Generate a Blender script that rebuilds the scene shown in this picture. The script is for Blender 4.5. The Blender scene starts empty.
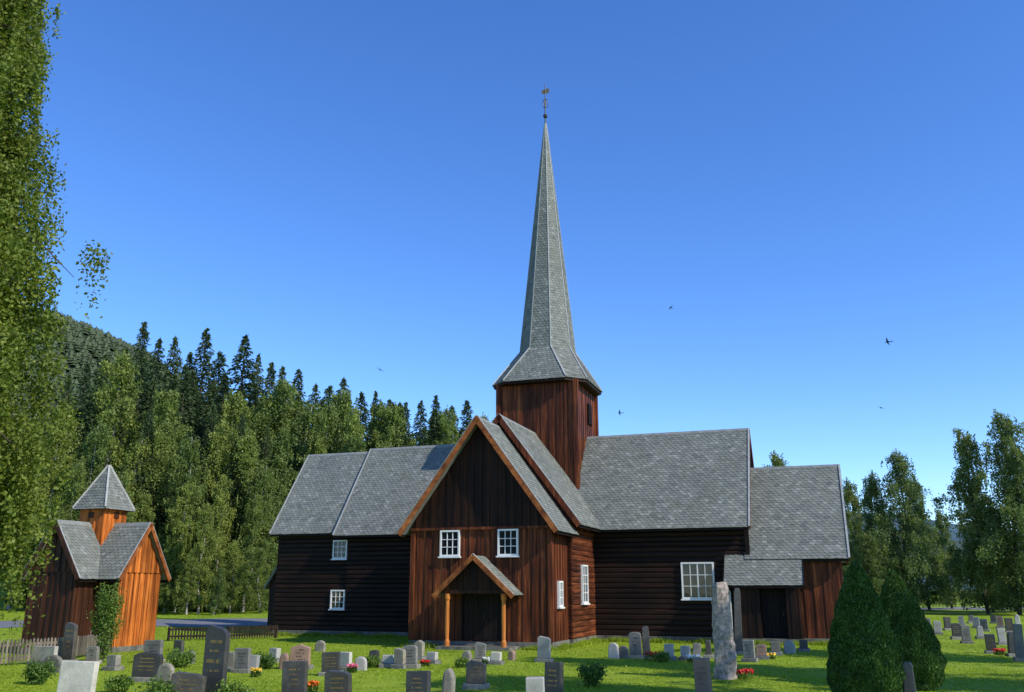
import bpy, math, random
import numpy as np
from mathutils import Vector, Matrix
random.seed(7)
S = bpy.context.scene
COL = S.collection
rad = math.radians
# ------------------------------------------------------------------ camera
F = 900.0; CX = 512.0; CY = 346.0; CAMZ = 2.2
PITCH = math.atan(244 / 900)
cp, sp = math.cos(PITCH), math.sin(PITCH)
cam = bpy.data.cameras.new('camera'); co = bpy.data.objects.new('camera', cam); COL.objects.link(co)
cam.sensor_width = 36; cam.lens = 36 * F / 1024; cam.clip_end = 6000; cam.clip_start = .1
co.location = (0, 0, CAMZ); co.rotation_euler = (rad(90) + PITCH, 0, 0); S.camera = co

def ray(px, py):
    dx = (px - CX) / F; dy = (CY - py) / F
    return Vector((dx, cp - dy * sp, sp + dy * cp))
def at(px, py, Y):
    d = ray(px, py); t = Y / d.y
    return Vector((0, 0, CAMZ)) + d * t
def ground(px, py, z=0.0):
    d = ray(px, py); t = (z - CAMZ) / d.z
    return Vector((0, 0, CAMZ)) + d * t

# ------------------------------------------------------------------ light
SUN_AZ = rad(-35); SUN_EL = rad(38)
w = bpy.data.worlds.new("World"); S.world = w; w.use_nodes = True
nt = w.node_tree; bg = nt.nodes['Background']
sky = nt.nodes.new('ShaderNodeTexSky'); sky.sky_type = 'NISHITA'; sky.sun_disc = False
sky.sun_elevation = SUN_EL
ts = Vector((math.cos(SUN_AZ) * math.cos(SUN_EL), math.sin(SUN_AZ) * math.cos(SUN_EL), math.sin(SUN_EL)))
sky.sun_rotation = math.atan2(ts.x, ts.y)
sky.air_density = 1.0; sky.dust_density = 0.05; sky.ozone_density = 4.5; sky.altitude = 1400
hs = nt.nodes.new('ShaderNodeHueSaturation'); hs.inputs['Saturation'].default_value = 1.19; hs.inputs['Value'].default_value = 1.75
hs.inputs['Hue'].default_value = .510
nt.links.new(sky.outputs[0], hs.inputs['Color']); nt.links.new(hs.outputs[0], bg.inputs[0]); bg.inputs[1].default_value = 0.15
sl = bpy.data.lights.new('sun', 'SUN'); sl.energy = 5.0; sl.angle = rad(.5); sl.color = (1, .93, .80)
so = bpy.data.objects.new('sun', sl); COL.objects.link(so)
so.rotation_euler = (-ts).to_track_quat('-Z', 'Y').to_euler()
S.view_settings.view_transform = 'Standard'; S.view_settings.look = 'None'; S.view_settings.exposure = 0

# ------------------------------------------------------------------ materials
def new_mat(name):
    m = bpy.data.materials.new(name); m.use_nodes = True
    return m, m.node_tree, m.node_tree.nodes['Principled BSDF']
def N(nt, t, **k):
    n = nt.nodes.new(t)
    for a, b in k.items(): setattr(n, a, b)
    return n
def noise(nt, scale, mapping=None, detail=5, rough=.6):
    tc = N(nt, 'ShaderNodeTexCoord'); mp = N(nt, 'ShaderNodeMapping')
    nt.links.new(tc.outputs['Object'], mp.inputs[0])
    if mapping: mp.inputs['Scale'].default_value = mapping
    n = N(nt, 'ShaderNodeTexNoise'); n.inputs['Scale'].default_value = scale
    n.inputs['Detail'].default_value = detail; n.inputs['Roughness'].default_value = rough
    nt.links.new(mp.outputs[0], n.inputs['Vector'])
    return n.outputs['Fac']
def ramp(nt, fac, stops):
    r = N(nt, 'ShaderNodeValToRGB'); e = r.color_ramp.elements
    while len(e) < len(stops): e.new(.5)
    for i, (p, c) in enumerate(stops):
        e[i].position = p; e[i].color = (c[0], c[1], c[2], 1)
    nt.links.new(fac, r.inputs[0]); return r.outputs[0]
def mix(nt, fac, a, b, mode='MIX'):
    m = N(nt, 'ShaderNodeMix', data_type='RGBA', blend_type=mode)
    if isinstance(fac, (int, float)): m.inputs[0].default_value = fac
    else: nt.links.new(fac, m.inputs[0])
    for i, v in ((6, a), (7, b)):
        if isinstance(v, tuple): m.inputs[i].default_value = (*v, 1)
        else: nt.links.new(v, m.inputs[i])
    return m.outputs[2]
def island(nt):
    return N(nt, 'ShaderNodeNewGeometry').outputs['Random Per Island']
def bump(nt, bs, fac, st=.3, dist=.02):
    b = N(nt, 'ShaderNodeBump'); b.inputs['Strength'].default_value = st; b.inputs['Distance'].default_value = dist
    nt.links.new(fac, b.inputs['Height']); nt.links.new(b.outputs[0], bs.inputs['Normal'])

def wood(name, dark, mid, light, mapping, rough=.6, lo=.3, hi=.75):
    m, nt, bs = new_mat(name)
    f = noise(nt, 1.0, mapping, 6, .65)
    c = ramp(nt, f, [(lo, dark), ((lo + hi) / 2, mid), (hi, light)])
    f2 = noise(nt, .45, None, 3)
    v = ramp(nt, f2, [(.3, (.5, .47, .45)), (.7, (1.25, 1.22, 1.2))])
    c = mix(nt, .8, c, v, 'MULTIPLY')
    iv = ramp(nt, island(nt), [(0, (.6, .58, .58)), (1, (1.3, 1.25, 1.15))])
    c = mix(nt, 1.0, c, iv, 'MULTIPLY')
    nt.links.new(c, bs.inputs['Base Color']); bs.inputs['Roughness'].default_value = rough
    bs.inputs['Specular IOR Level'].default_value = .2
    bump(nt, bs, f, .35, .01)
    return m
M = {}
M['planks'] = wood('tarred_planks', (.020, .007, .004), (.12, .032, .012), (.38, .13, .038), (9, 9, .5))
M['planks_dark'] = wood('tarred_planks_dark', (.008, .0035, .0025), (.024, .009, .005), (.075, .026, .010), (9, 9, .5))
M['logs'] = wood('tarred_logs', (.005, .0028, .002), (.014, .006, .004), (.042, .016, .009), (.7, .7, 9))
M['logs_red'] = wood('tarred_logs_red', (.020, .007, .004), (.11, .032, .013), (.28, .09, .03), (.7, .7, 9))
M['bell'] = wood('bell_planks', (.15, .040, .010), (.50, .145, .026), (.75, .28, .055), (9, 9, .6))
M['bell_shaded'] = wood('bell_planks_shaded', (.02, .009, .005), (.06, .022, .010), (.12, .048, .018), (9, 9, .6))  # same planks with the birch's shade put into the colour
M['barge'] = wood('barge_wood', (.12, .038, .013), (.33, .11, .032), (.52, .21, .065), (3, 3, 3))
M['post'] = wood('post_wood', (.25, .08, .015), (.54, .19, .04), (.65, .28, .08), (9, 9, .8))
M['black_wood'] = wood('black_wood', (.006, .004, .003), (.011, .006, .005), (.024, .013, .009), (9, 9, .6))
M['grey_wood'] = wood('grey_wood', (.10, .09, .075), (.20, .18, .15), (.34, .32, .28), (9, 9, .6))
M['dark_fence'] = wood('dark_fence_wood', (.012, .009, .007), (.03, .02, .015), (.06, .04, .03), (9, 9, .6))

def slate_mat():
    m, nt, bs = new_mat('slate')
    c = ramp(nt, island(nt), [(0, (.12, .13, .12)), (.12, (.155, .166, .152)), (.85, (.195, .206, .187)), (1, (.26, .27, .247))])
    f = noise(nt, .35, None, 5, .7); v = ramp(nt, f, [(.3, (.86, .87, .87)), (.7, (1.1, 1.09, 1.05))])
    c = mix(nt, 1.0, c, v, 'MULTIPLY')
    f2 = noise(nt, 2.2, (1, 1, .5), 7, .75); l = ramp(nt, f2, [(.5, (0, 0, 0)), (.68, (.4, .4, .4))])
    c = mix(nt, l, c, (.145, .157, .09))
    nt.links.new(c, bs.inputs['Base Color']); bs.inputs['Roughness'].default_value = .7
    bs.inputs['Specular IOR Level'].default_value = .2
    return m
M['slate'] = slate_mat()
def plain(name, col, rough=.6, metal=0, vary=.25, sc=8):
    m, nt, bs = new_mat(name)
    f = noise(nt, sc, None, 5)
    c = ramp(nt, f, [(.3, tuple(x * (1 - vary) for x in col)), (.7, tuple(min(1, x * (1 + vary)) for x in col))])
    nt.links.new(c, bs.inputs['Base Color']); bs.inputs['Roughness'].default_value = rough; bs.inputs['Metallic'].default_value = metal
    return m
M['white'] = plain('white_paint', (.74, .74, .71), .45, 0, .08)
M['lead'] = plain('lead_flashing', (.32, .33, .31), .55, .0, .2, 3)
M['leaddark'] = plain('slate_trim', (.20, .21, .195), .6, .0, .25, 3)
M['iron'] = plain('dark_iron', (.04, .04, .04), .45, .6)
M['gold'] = plain('old_gilding', (.35, .22, .08), .4, .7)
M['found'] = plain('foundation_stone', (.13, .125, .10), .85, 0, .6, 3)
def glass():
    m, nt, bs = new_mat('window_glass')
    bs.inputs['Base Color'].default_value = (.015, .018, .022, 1); bs.inputs['Roughness'].default_value = .06
    bump(nt, bs, noise(nt, 2.5, None, 2), .15, .02); return m
M['glass'] = glass()
def granite(name, c0, c1, rough, sp_=120, lichen=0.0, osc=True):
    m, nt, bs = new_mat(name)
    f = noise(nt, sp_, None, 2, .7); c = ramp(nt, f, [(.35, c0), (.65, c1)])
    g = noise(nt, 3, None, 5); v = ramp(nt, g, [(.3, (.7, .7, .7)), (.7, (1.15, 1.15, 1.12))])
    c = mix(nt, 1.0, c, v, 'MULTIPLY')
    if lichen:
        h = noise(nt, 7, None, 6, .7); l = ramp(nt, h, [(.5, (0, 0, 0)), (.62, (lichen,) * 3)])
        c = mix(nt, l, c, (.30, .31, .22))
    if osc:
        oi = N(nt, 'ShaderNodeObjectInfo'); r = ramp(nt, oi.outputs['Random'], [(0, (.65, .64, .66)), (.5, (1.05, 1.0, .95)), (1, (1.35, 1.25, 1.12))])
        c = mix(nt, 1.0, c, r, 'MULTIPLY')
    nt.links.new(c, bs.inputs['Base Color']); bs.inputs['Roughness'].default_value = rough
    bump(nt, bs, noise(nt, 22, None, 6), .25 if rough > .5 else .03, .02)
    return m
M['g_dark'] = granite('dark_granite', (.03, .028, .028), (.085, .08, .076), .42, 120, .12)
M['g_grey'] = granite('grey_granite', (.11, .11, .105), (.24, .235, .22), .65, 120, .4)
M['g_light'] = granite('light_granite', (.32, .315, .30), (.52, .51, .47), .7, 120, .3)
M['g_red'] = granite('red_granite', (.20, .12, .09), (.36, .25, .20), .5)
M['g_rough'] = granite('rough_stone', (.13, .12, .10), (.28, .265, .23), .85, 40, .6)
M['g_pink'] = granite('weathered_monolith', (.20, .155, .13), (.46, .37, .31), .85, 12, .45, False)

def leaf_mat(name, c0, c1, c2, trans=.3, osc=True, lowf=.35):
    m, nt, bs = new_mat(name)
    c = ramp(nt, island(nt), [(0, c0), (.5, c1), (1, c2)])
    f = noise(nt, lowf, None, 3); v = ramp(nt, f, [(.3, (.72, .75, .75)), (.7, (1.25, 1.2, 1.1))])
    c = mix(nt, 1.0, c, v, 'MULTIPLY')
    oi = N(nt, 'ShaderNodeObjectInfo'); r = ramp(nt, oi.outputs['Random'], [(0, (.68, .78, .8)), (1, (1.3, 1.22, 1.0))])
    if osc: c = mix(nt, 1.0, c, r, 'MULTIPLY')
    nt.links.new(c, bs.inputs['Base Color']); bs.inputs['Roughness'].default_value = .55
    bs.inputs['Specular IOR Level'].default_value = .25
    tr = N(nt, 'ShaderNodeBsdfTranslucent'); nt.links.new(mix(nt, 1.0, c, (1.3, 1.4, .6), 'MULTIPLY'), tr.inputs[0])
    ms = N(nt, 'ShaderNodeMixShader'); ms.inputs[0].default_value = trans
    out = nt.nodes['Material Output']
    nt.links.new(bs.outputs[0], ms.inputs[1]); nt.links.new(tr.outputs[0], ms.inputs[2]); nt.links.new(ms.outputs[0], out.inputs[0])
    return m
M['birch_leaf'] = leaf_mat('birch_leaves', (.11, .155, .04), (.18, .235, .06), (.27, .32, .10), .35)
M['birch_near'] = leaf_mat('near_birch_leaves', (.085, .13, .016), (.14, .19, .028), (.22, .265, .05), .35, False, .5)
M['aspen_leaf'] = leaf_mat('aspen_leaves', (.09, .13, .05), (.145, .195, .075), (.21, .265, .11), .38)
M['spruce_leaf'] = leaf_mat('spruce_needles', (.026, .048, .018), (.048, .080, .028), (.08, .12, .043), .12)
M['thuja_leaf'] = leaf_mat('thuja_sprays', (.026, .068, .014), (.052, .118, .022), (.095, .175, .036), .15, False, lowf=2.0)
M['shrub_leaf'] = leaf_mat('shrub_leaves', (.07, .13, .025), (.12, .20, .035), (.18, .26, .06), .3)
M['grass_blade'] = leaf_mat('grass_blades', (.22, .31, .022), (.27, .355, .028), (.33, .41, .04), .4, False, .15)
M['core'] = plain('dark_twigs', (.012, .02, .008), .9)
M['bark_dark'] = plain('dark_bark', (.07, .05, .04), .9, 0, .4, 10)
def birch_bark():
    m, nt, bs = new_mat('birch_bark')
    f = noise(nt, 1, (3, 3, 14), 4); c = ramp(nt, f, [(.36, (.04, .035, .03)), (.5, (.32, .30, .27)), (1, (.42, .40, .37))])
    nt.links.new(c, bs.inputs['Base Color']); bs.inputs['Roughness'].default_value = .8; return m
M['birch_bark'] = birch_bark()
for nm, c in (('red', (.6, .02, .015)), ('orange', (.75, .2, .02)), ('whitef', (.8, .8, .75)), ('yellow', (.75, .5, .03)), ('pinkf', (.7, .15, .25))):
    M['f_' + nm] = plain('petals_' + nm, c, .6, 0, .2, 30)
def ground_mat():
    m, nt, bs = new_mat('lawn')
    f = noise(nt, .22, None, 8, .65)
    c = ramp(nt, f, [(.3, (.17, .25, .02)), (.5, (.225, .31, .026)), (.7, (.28, .35, .036))])
    g = noise(nt, 4, None, 8, .75); v = ramp(nt, g, [(.3, (.82, .84, .82)), (.7, (1.1, 1.08, 1.06))])
    c = mix(nt, 1.0, c, v, 'MULTIPLY')
    h = noise(nt, .6, None, 6, .7); l = ramp(nt, h, [(.62, (0, 0, 0)), (.74, (.3, .3, .3))])
    c = mix(nt, l, c, (.28, .25, .08))
    nt.links.new(c, bs.inputs['Base Color']); bs.inputs['Roughness'].default_value = .95
    bs.inputs['Specular IOR Level'].default_value = .1
    bump(nt, bs, noise(nt, 9, None, 6), .2, .02)
    return m
M['lawn'] = ground_mat()
M['asphalt'] = plain('asphalt', (.15, .15, .155), .9, 0, .2, 2)
M['hill'] = plain('forest_floor', (.03, .05, .022), .95, 0, .3, .05)
M['farhill_haze'] = plain('far_hill_haze', (.045, .09, .11), 1, 0, .2, .01)  # blue of the distant air haze tinted into the hill colour
M['farforest'] = leaf_mat('far_forest', (.04, .06, .028), (.052, .076, .033), (.066, .095, .04), .0, False, .015)

# ------------------------------------------------------------------ helpers
def tag(o, label=None, cat=None, group=None, kind=None):
    if label: o['label'] = label
    if cat: o['category'] = cat
    if group: o['group'] = group
    if kind: o['kind'] = kind
    return o
def empty(name, loc, rz=0, parent=None):
    o = bpy.data.objects.new(name, None); COL.objects.link(o); o.location = loc; o.rotation_euler = (0, 0, rz)
    o.empty_display_size = .2
    if parent: o.parent = parent
    return o
def link(name, me, parent=None, loc=None):
    o = bpy.data.objects.new(name, me); COL.objects.link(o)
    if parent: o.parent = parent
    if loc is not None: o.location = loc
    return o
class MB:
    def __init__(s): s.v = []; s.f = []
    def add(s, vs, fs):
        b = len(s.v); s.v += [tuple(p) for p in vs]; s.f += [tuple(i + b for i in f) for f in fs]
    def hexa(s, p):
        s.add(p, [(0, 3, 2, 1), (4, 5, 6, 7), (0, 1, 5, 4), (1, 2, 6, 5), (2, 3, 7, 6), (3, 0, 4, 7)])
    def box(s, x0, x1, y0, y1, z0, z1):
        s.hexa([(x0, y0, z0), (x1, y0, z0), (x1, y1, z0), (x0, y1, z0), (x0, y0, z1), (x1, y0, z1), (x1, y1, z1), (x0, y1, z1)])
    def prism(s, poly, off):
        n = len(poly); poly = [Vector(p) for p in poly]; off = Vector(off)
        s.add(poly + [p + off for p in poly], [tuple(range(n))[::-1], tuple(range(n, 2 * n))] + [(i, (i + 1) % n, n + (i + 1) % n, n + i) for i in range(n)])
    def bar(s, p, q, w, h, up=(0, 0, 1)):
        p = Vector(p); q = Vector(q); d = (q - p).normalized(); up = Vector(up)
        a = d.cross(up).normalized() * (w / 2); b = a.cross(d).normalized() * (h / 2)
        s.hexa([p - a - b, p + a - b, p + a + b, p - a + b, q - a - b, q + a - b, q + a + b, q - a + b])
    def tube(s, pts, rs, n=6, cap=True):
        pts = [Vector(p) for p in pts]; b = len(s.v)
        for i, p in enumerate(pts):
            d = (pts[min(i + 1, len(pts) - 1)] - pts[max(i - 1, 0)]).normalized()
            a = d.cross(Vector((.3, .9, .1))).normalized(); c = d.cross(a)
            for k in range(n):
                t = 2 * math.pi * k / n
                s.v.append(tuple(p + (a * math.cos(t) + c * math.sin(t)) * rs[i]))
        for i in range(len(pts) - 1):
            for k in range(n):
                s.f.append((b + i * n + k, b + i * n + (k + 1) % n, b + (i + 1) * n + (k + 1) % n, b + (i + 1) * n + k))
        if cap:
            s.f.append(tuple(b + k for k in range(n))); s.f.append(tuple(b + (len(pts) - 1) * n + k for k in range(n)))
    def mesh(s, name, mat, smooth=False):
        me = bpy.data.meshes.new(name); me.from_pydata(s.v, [], s.f); me.materials.append(mat)
        if smooth: me.polygons.foreach_set('use_smooth', [True] * len(me.polygons))
        me.update(); return me
    def build(s, name, mat, parent=None, loc=None, smooth=False):
        return link(name, s.mesh(name, mat, smooth), parent, loc)
def np_mesh(name, V, k, mat):
    n = len(V) // k; me = bpy.data.meshes.new(name)
    me.vertices.add(len(V)); me.vertices.foreach_set('co', V.astype(np.float32).ravel())
    me.loops.add(n * k); me.loops.foreach_set('vertex_index', np.arange(n * k, dtype=np.int32))
    me.polygons.add(n); me.polygons.foreach_set('loop_start', np.arange(n, dtype=np.int32) * k)
    me.update(calc_edges=True); me.materials.append(mat); return me
def leafquads(C, size, rng, aspect=.6, axis=None, spread=1.0):
    n = len(C); a = rng.normal(size=(n, 3))
    if axis is not None: a = axis + a * spread
    a /= np.linalg.norm(a, axis=1)[:, None] + 1e-9
    b = np.cross(a, rng.normal(size=(n, 3))); b /= np.linalg.norm(b, axis=1)[:, None] + 1e-9
    s = (size if np.ndim(size) else np.full(n, size)) * rng.uniform(.6, 1.3, n)
    a = a * s[:, None]; b = b * (s * aspect)[:, None]
    V = np.stack([C + a, C + b, C - a, C - b], axis=1)
    return V.reshape(-1, 3)

def planks(mb, axis, fixed, sgn, s0, s1, z0, ztop, w=.2, t0=.03, t1=.055):
    n = max(1, round((s1 - s0) / w)); w = (s1 - s0) / n
    for i in range(n):
        a = s0 + i * w + .004; b = s0 + (i + 1) * w - .004; t = (t1 if i % 2 else t0) + random.uniform(-.003, .003)
        za, zb = ztop(a), ztop(b)
        if max(za, zb) <= z0 + .02: continue
        y0, y1 = fixed, fixed + sgn * t
        if axis == 'x': P = [(a, y0, z0), (b, y0, z0), (b, y1, z0), (a, y1, z0), (a, y0, za), (b, y0, zb), (b, y1, zb), (a, y1, za)]
        else: P = [(y0, a, z0), (y0, b, z0), (y1, b, z0), (y1, a, z0), (y0, a, za), (y0, b, zb), (y1, b, zb), (y1, a, za)]
        mb.hexa(P)
def logs(mb, axis, fixed, sgn, z0, z1, ext, h=.225):
    n = max(1, round((z1 - z0) / h)); h = (z1 - z0) / n
    for i in range(n):
        z = z0 + i * h; s0, s1 = ext(z + h * .5)
        if s1 - s0 < .1: continue
        r = random.uniform(-.008, .008)
        pr = [(0, 0), (.055, .008), (.08 + r, h * .25), (.08 + r, h * .75), (.055, h - .008), (0, h)]
        if axis == 'x': mb.prism([(s0, fixed + sgn * o, z + d) for o, d in pr], (s1 - s0, 0, 0))
        else: mb.prism([(fixed + sgn * o, s0, z + d) for o, d in pr], (0, s1 - s0, 0))
def slates(mb, A, B, C, D, sw=.23, sh=.145, thick=.09):
    A, B, C, D = map(Vector, (A, B, C, D))
    n = (C - A).cross(D - B).normalized()
    if n.z < 0: n = -n
    mb.hexa([D - n * thick, C - n * thick, B - n * thick, A - n * thick, D, C, B, A])
    dn = ((D + C) / 2 - (A + B) / 2); L = dn.length; dn.normalize()
    rows = int(L / sh) + 1
    for r in range(rows):
        d0 = r * sh; t = d0 / L
        if t >= 1: break
        tb = min(1, (d0 + sh * 1.2) / L)
        l = A.lerp(D, t); rr = B.lerp(C, t); W = (rr - l).length
        l2 = A.lerp(D, tb); W2 = (B.lerp(C, tb) - l2).length
        e = (rr - l); 
        if W < .02: e = (C - D); 
        e = e.normalized()
        nn = max(1, int(max(W, W2) / sw) + 2); off = -(sw / 2 if r % 2 else 0) + random.uniform(-.02, .02)
        ctr = (l + rr) / 2; half = W / 2; half2 = W2 / 2
        total = nn * sw; s_start = -total / 2 + off
        for c in range(nn + 1):
            s0 = s_start + c * sw + .003; s1 = s0 + sw - .006
            def cl(s, hh): return max(-hh, min(hh, s))
            a0, a1 = cl(s0, half), cl(s1, half); b0, b1 = cl(s0, half2), cl(s1, half2)
            if a1 - a0 < .02 and b1 - b0 < .02: continue
            lift = .023 + random.uniform(0, .009); hh = sh * 1.08; tip = sh * 1.45
            if d0 + tip > L + .05: tip = L + .05 - d0; hh = min(hh, tip)
            j = random.uniform(-.012, .012)
            q1 = ctr + e * b1 + dn * hh + n * (lift * .85); q2 = ctr + e * ((b0 + b1) / 2) + dn * (tip + j) + n * lift; q3 = ctr + e * b0 + dn * hh + n * (lift * .85)
            dd = n * .02
            mb.add([ctr + e * a0 + n * .006, ctr + e * a1 + n * .006, q1, q2, q3, q1 - dd, q2 - dd, q3 - dd], [(0, 1, 2, 3, 4), (2, 5, 6, 3), (3, 6, 7, 4)])
def window(parent, face, c, ww, hh, nx, ny, name='window', mat='white', proud=.10, mt=.035, fr=.07):
    cx, cy, cz = c
    def T(a, b, o):
        if face == 'front': return (cx + a, cy - o, cz + b)
        return (cx + o, cy + a, cz + b)
    def bx(mb, a0, a1, b0, b1, o0, o1):
        mb.hexa([T(a0, b0, o0), T(a1, b0, o0), T(a1, b0, o1), T(a0, b0, o1), T(a0, b1, o0), T(a1, b1, o0), T(a1, b1, o1), T(a0, b1, o1)])
    m = MB(); W2, H2 = ww / 2, hh / 2
    bx(m, -W2, -W2 + fr, -H2, H2, 0, proud); bx(m, W2 - fr, W2, -H2, H2, 0, proud)
    bx(m, -W2 + fr, W2 - fr, H2 - fr, H2, 0, proud); bx(m, -W2 + fr, W2 - fr, -H2, -H2 + fr, 0, proud)
    iw, ih = ww - 2 * fr, hh - 2 * fr
    for i in range(1, nx):
        x = -iw / 2 + iw * i / nx; q = mt * (1.5 if (nx % 2 == 0 and i == nx // 2) else .8)
        bx(m, x - q / 2, x + q / 2, -ih / 2, ih / 2, .03, proud - .02)
    for j in range(1, ny):
        z = -ih / 2 + ih * j / ny; bx(m, -iw / 2, iw / 2, z - mt * .4, z + mt * .4, .03, proud - .024)
    o = m.build(name, M[mat], parent)
    g = MB(); bx(g, -iw / 2 - .01, iw / 2 + .01, -ih / 2 - .01, ih / 2 + .01, .01, .05); g.build('pane', M['glass'], o)
    s = MB(); bx(s, -W2 - .05, W2 + .05, -H2 - .06, -H2 - .003, 0, proud + .05); s.build('sill', M[mat], o)
    return o
def gable_roof(parent, ax, r0, r1, c0, zr, half, ze, barge='barge', ends=(False, True), cap=True, sw=.23, sh=.145, bw=.22, fw=.08):
    """ax='x': ridge runs along x from r0 to r1 at y=c0."""
    def P(s, t, z): return (s, c0 + t, z) if ax == 'x' else (c0 + t, s, z)
    m = MB()
    for sg in (-1, 1):
        slates(m, P(r0, 0, zr), P(r1, 0, zr), P(r1, sg * half, ze), P(r0, sg * half, ze), sw, sh)
    o = m.build('roof', M['slate'], parent)
    if cap:
        k = MB()
        for sg in (-1, 1):
            sl = (zr - ze) / half
            k.prism([P(r0 - .01, 0, zr + .06), P(r0 - .01, sg * .09, zr + .06 - .09 * sl), P(r0 - .01, sg * .09, zr + .035 - .09 * sl), P(r0 - .01, 0, zr + .03)],
                    (r1 - r0 + .02, 0, 0) if ax == 'x' else (0, r1 - r0 + .02, 0))
        k.build('ridge_cap', M['leaddark'], o)
    for e, on in zip((r0, r1), ends):
        if not on: continue
        d = -1 if e == r0 else 1
        b = MB(); fl = MB()
        for sg in (-1, 1):
            q = Vector(P(e + d * .025, sg * (half + .02), ze - .02)); p = Vector(P(e + d * .025, 0, zr + .02))
            dd = (q - p).normalized(); sidev = Vector((1, 0, 0)) if ax == 'x' else Vector((0, 1, 0))
            out = dd.cross(sidev).normalized()
            if out.z < 0: out = -out
            b.bar(p - out * (bw / 2 - .02), q - out * (bw / 2 - .02), .045, bw, up=out)
            fl.bar(p + out * .045 - sidev * d * .02, q + out * .045 - sidev * d * .02, fw, .02, up=out)
        b.build('bargeboard', M[barge], o); fl.build('verge_flashing', M['lead'], o)
    for sg in (-1, 1):
        f = MB(); f.bar(P(r0 + .02, sg * (half - .06), ze - .07), P(r1 - .02, sg * (half - .06), ze - .07), .04, .14); f.build('eave_board', M['black_wood'], o)
    return o

# ------------------------------------------------------------------ CHURCH
C0 = Vector((1.8, 46, 0)); TH = rad(-19)
church = empty('church', C0, TH)
tag(church, 'large dark red timber cross church with slate roofs and tall slender spire', 'church')
SL = 4.8 / 3.6
m = MB()
for (x0, x1, y0, y1) in ((-13.7, -9.5, -3.0, 3.0), (-9.55, 9.95, -3.14, 3.14), (-3.15, 3.15, -7.04, 8.0), (-3.0, 3.0, -9.53, -7.0), (9.9, 13.72, -2.93, 2.93), (9.28, 11.95, -3.87, -2.9)):
    m.box(x0, x1, y0, y1, -.4, .26)
m.build('stone_foundation', M['found'], church)
# right arm
m = MB(); m.box(0, 9.86, -3.05, 3.05, .22, 5.35); m.prism([(9.86, -3.05, 5.35), (9.86, 3.05, 5.35), (9.86, 0, 9.4)], (-.2, 0, 0))
logs(m, 'x', -3.05, -1, .26, 5.4, lambda z: (3.1, 9.98)); logs(m, 'x', 3.05, 1, .26, 5.4, lambda z: (3.1, 9.98))
logs(m, 'y', 9.86, 1, .26, 5.4, lambda z: (-3.1, 3.1))
planks(m, 'y', 9.86, 1, -3.1, 3.1, 5.42, lambda s: 9.55 - abs(s) * SL, t0=.09, t1=.12)
m.box(9.84, 10.02, -3.2, -3.0, .3, 5.3)
m.build('wall', M['logs'], church)
# left arm
m = MB(); m.box(-9.45, 0, -3.05, 3.05, .22, 5.35)
logs(m, 'x', -3.05, -1, .26, 5.4, lambda z: (-9.52, -3.1)); logs(m, 'x', 3.05, 1, .26, 5.4, lambda z: (-9.52, -3.1)); logs(m, 'y', -9.45, -1, .26, 5.4, lambda z: (-3.1, 3.1))
planks(m, 'y', -9.45, -1, -3.1, 3.1, 5.42, lambda s: 9.55 - abs(s) * SL)
m.build('wall', M['logs'], church)
# left extension
m = MB(); m.box(-13.56, -9.5, -2.92, 2.92, .22, 5.35)
logs(m, 'x', -2.92, -1, .26, 5.4, lambda z: (-13.66, -9.5)); logs(m, 'x', 2.92, 1, .26, 5.4, lambda z: (-13.66, -9.5)); logs(m, 'y', -13.56, -1, .26, 5.4, lambda z: (-2.95, 2.95))
planks(m, 'y', -13.56, -1, -2.95, 2.95, 5.42, lambda s: 9.4 - abs(s) * 4.42 / 3.3)
m.build('wall', M['logs'], church)
# transept (front and rear)
m = MB(); m.box(-3.05, 3.05, -6.95, 8, .22, 5.35)
logs(m, 'y', 3.05, 1, .26, 5.4, lambda z: (-7.0, -3.1)); logs(m, 'y', -3.05, -1, .26, 5.4, lambda z: (-7.0, -3.1))
logs(m, 'y', 3.05, 1, .26, 5.4, lambda z: (3.1, 8.0)); logs(m, 'y', -3.05, -1, .26, 5.4, lambda z: (3.1, 8.0))
planks(m, 'x', -6.95, -1, -3.1, 3.1, .3, lambda s: 9.55 - abs(s) * SL); planks(m, 'x', 8.0, 1, -3.1, 3.1, .3, lambda s: 9.55 - abs(s) * SL)
m.build('wall', M['logs_red'], church)
# front entrance section
FS = (9.1 - 4.45) / 3.4
m = MB(); m.box(-2.9, 2.9, -9.45, -6.9, .22, 4.95); m.prism([(-2.9, -9.44, 4.95), (2.9, -9.44, 4.95), (0, -9.44, 8.85)], (0, .1, 0))
planks(m, 'x', -9.45, -1, -2.95, 2.95, .22, lambda s: 4.62, w=.19)
planks(m, 'y', 2.9, 1, -9.49, -6.99, .22, lambda s: 4.98, w=.19); planks(m, 'y', -2.9, -1, -9.49, -6.99, .22, lambda s: 4.98, w=.19)
m.build('wall', M['planks'], church)
m = MB()
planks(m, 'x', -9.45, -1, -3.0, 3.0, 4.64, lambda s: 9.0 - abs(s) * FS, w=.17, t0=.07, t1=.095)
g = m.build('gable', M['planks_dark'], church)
m = MB(); m.box(-3.02, 3.02, -9.6, -9.44, 4.55, 4.66); m.build('gable_sill', M['planks'], church)
for x0, x1 in ((-3.03, -2.85), (2.85, 3.03)):
    m = MB(); m.box(x0, x1, -9.56, -9.44, .3, 4.54); m.build('corner_board', M['planks'], church)
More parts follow.
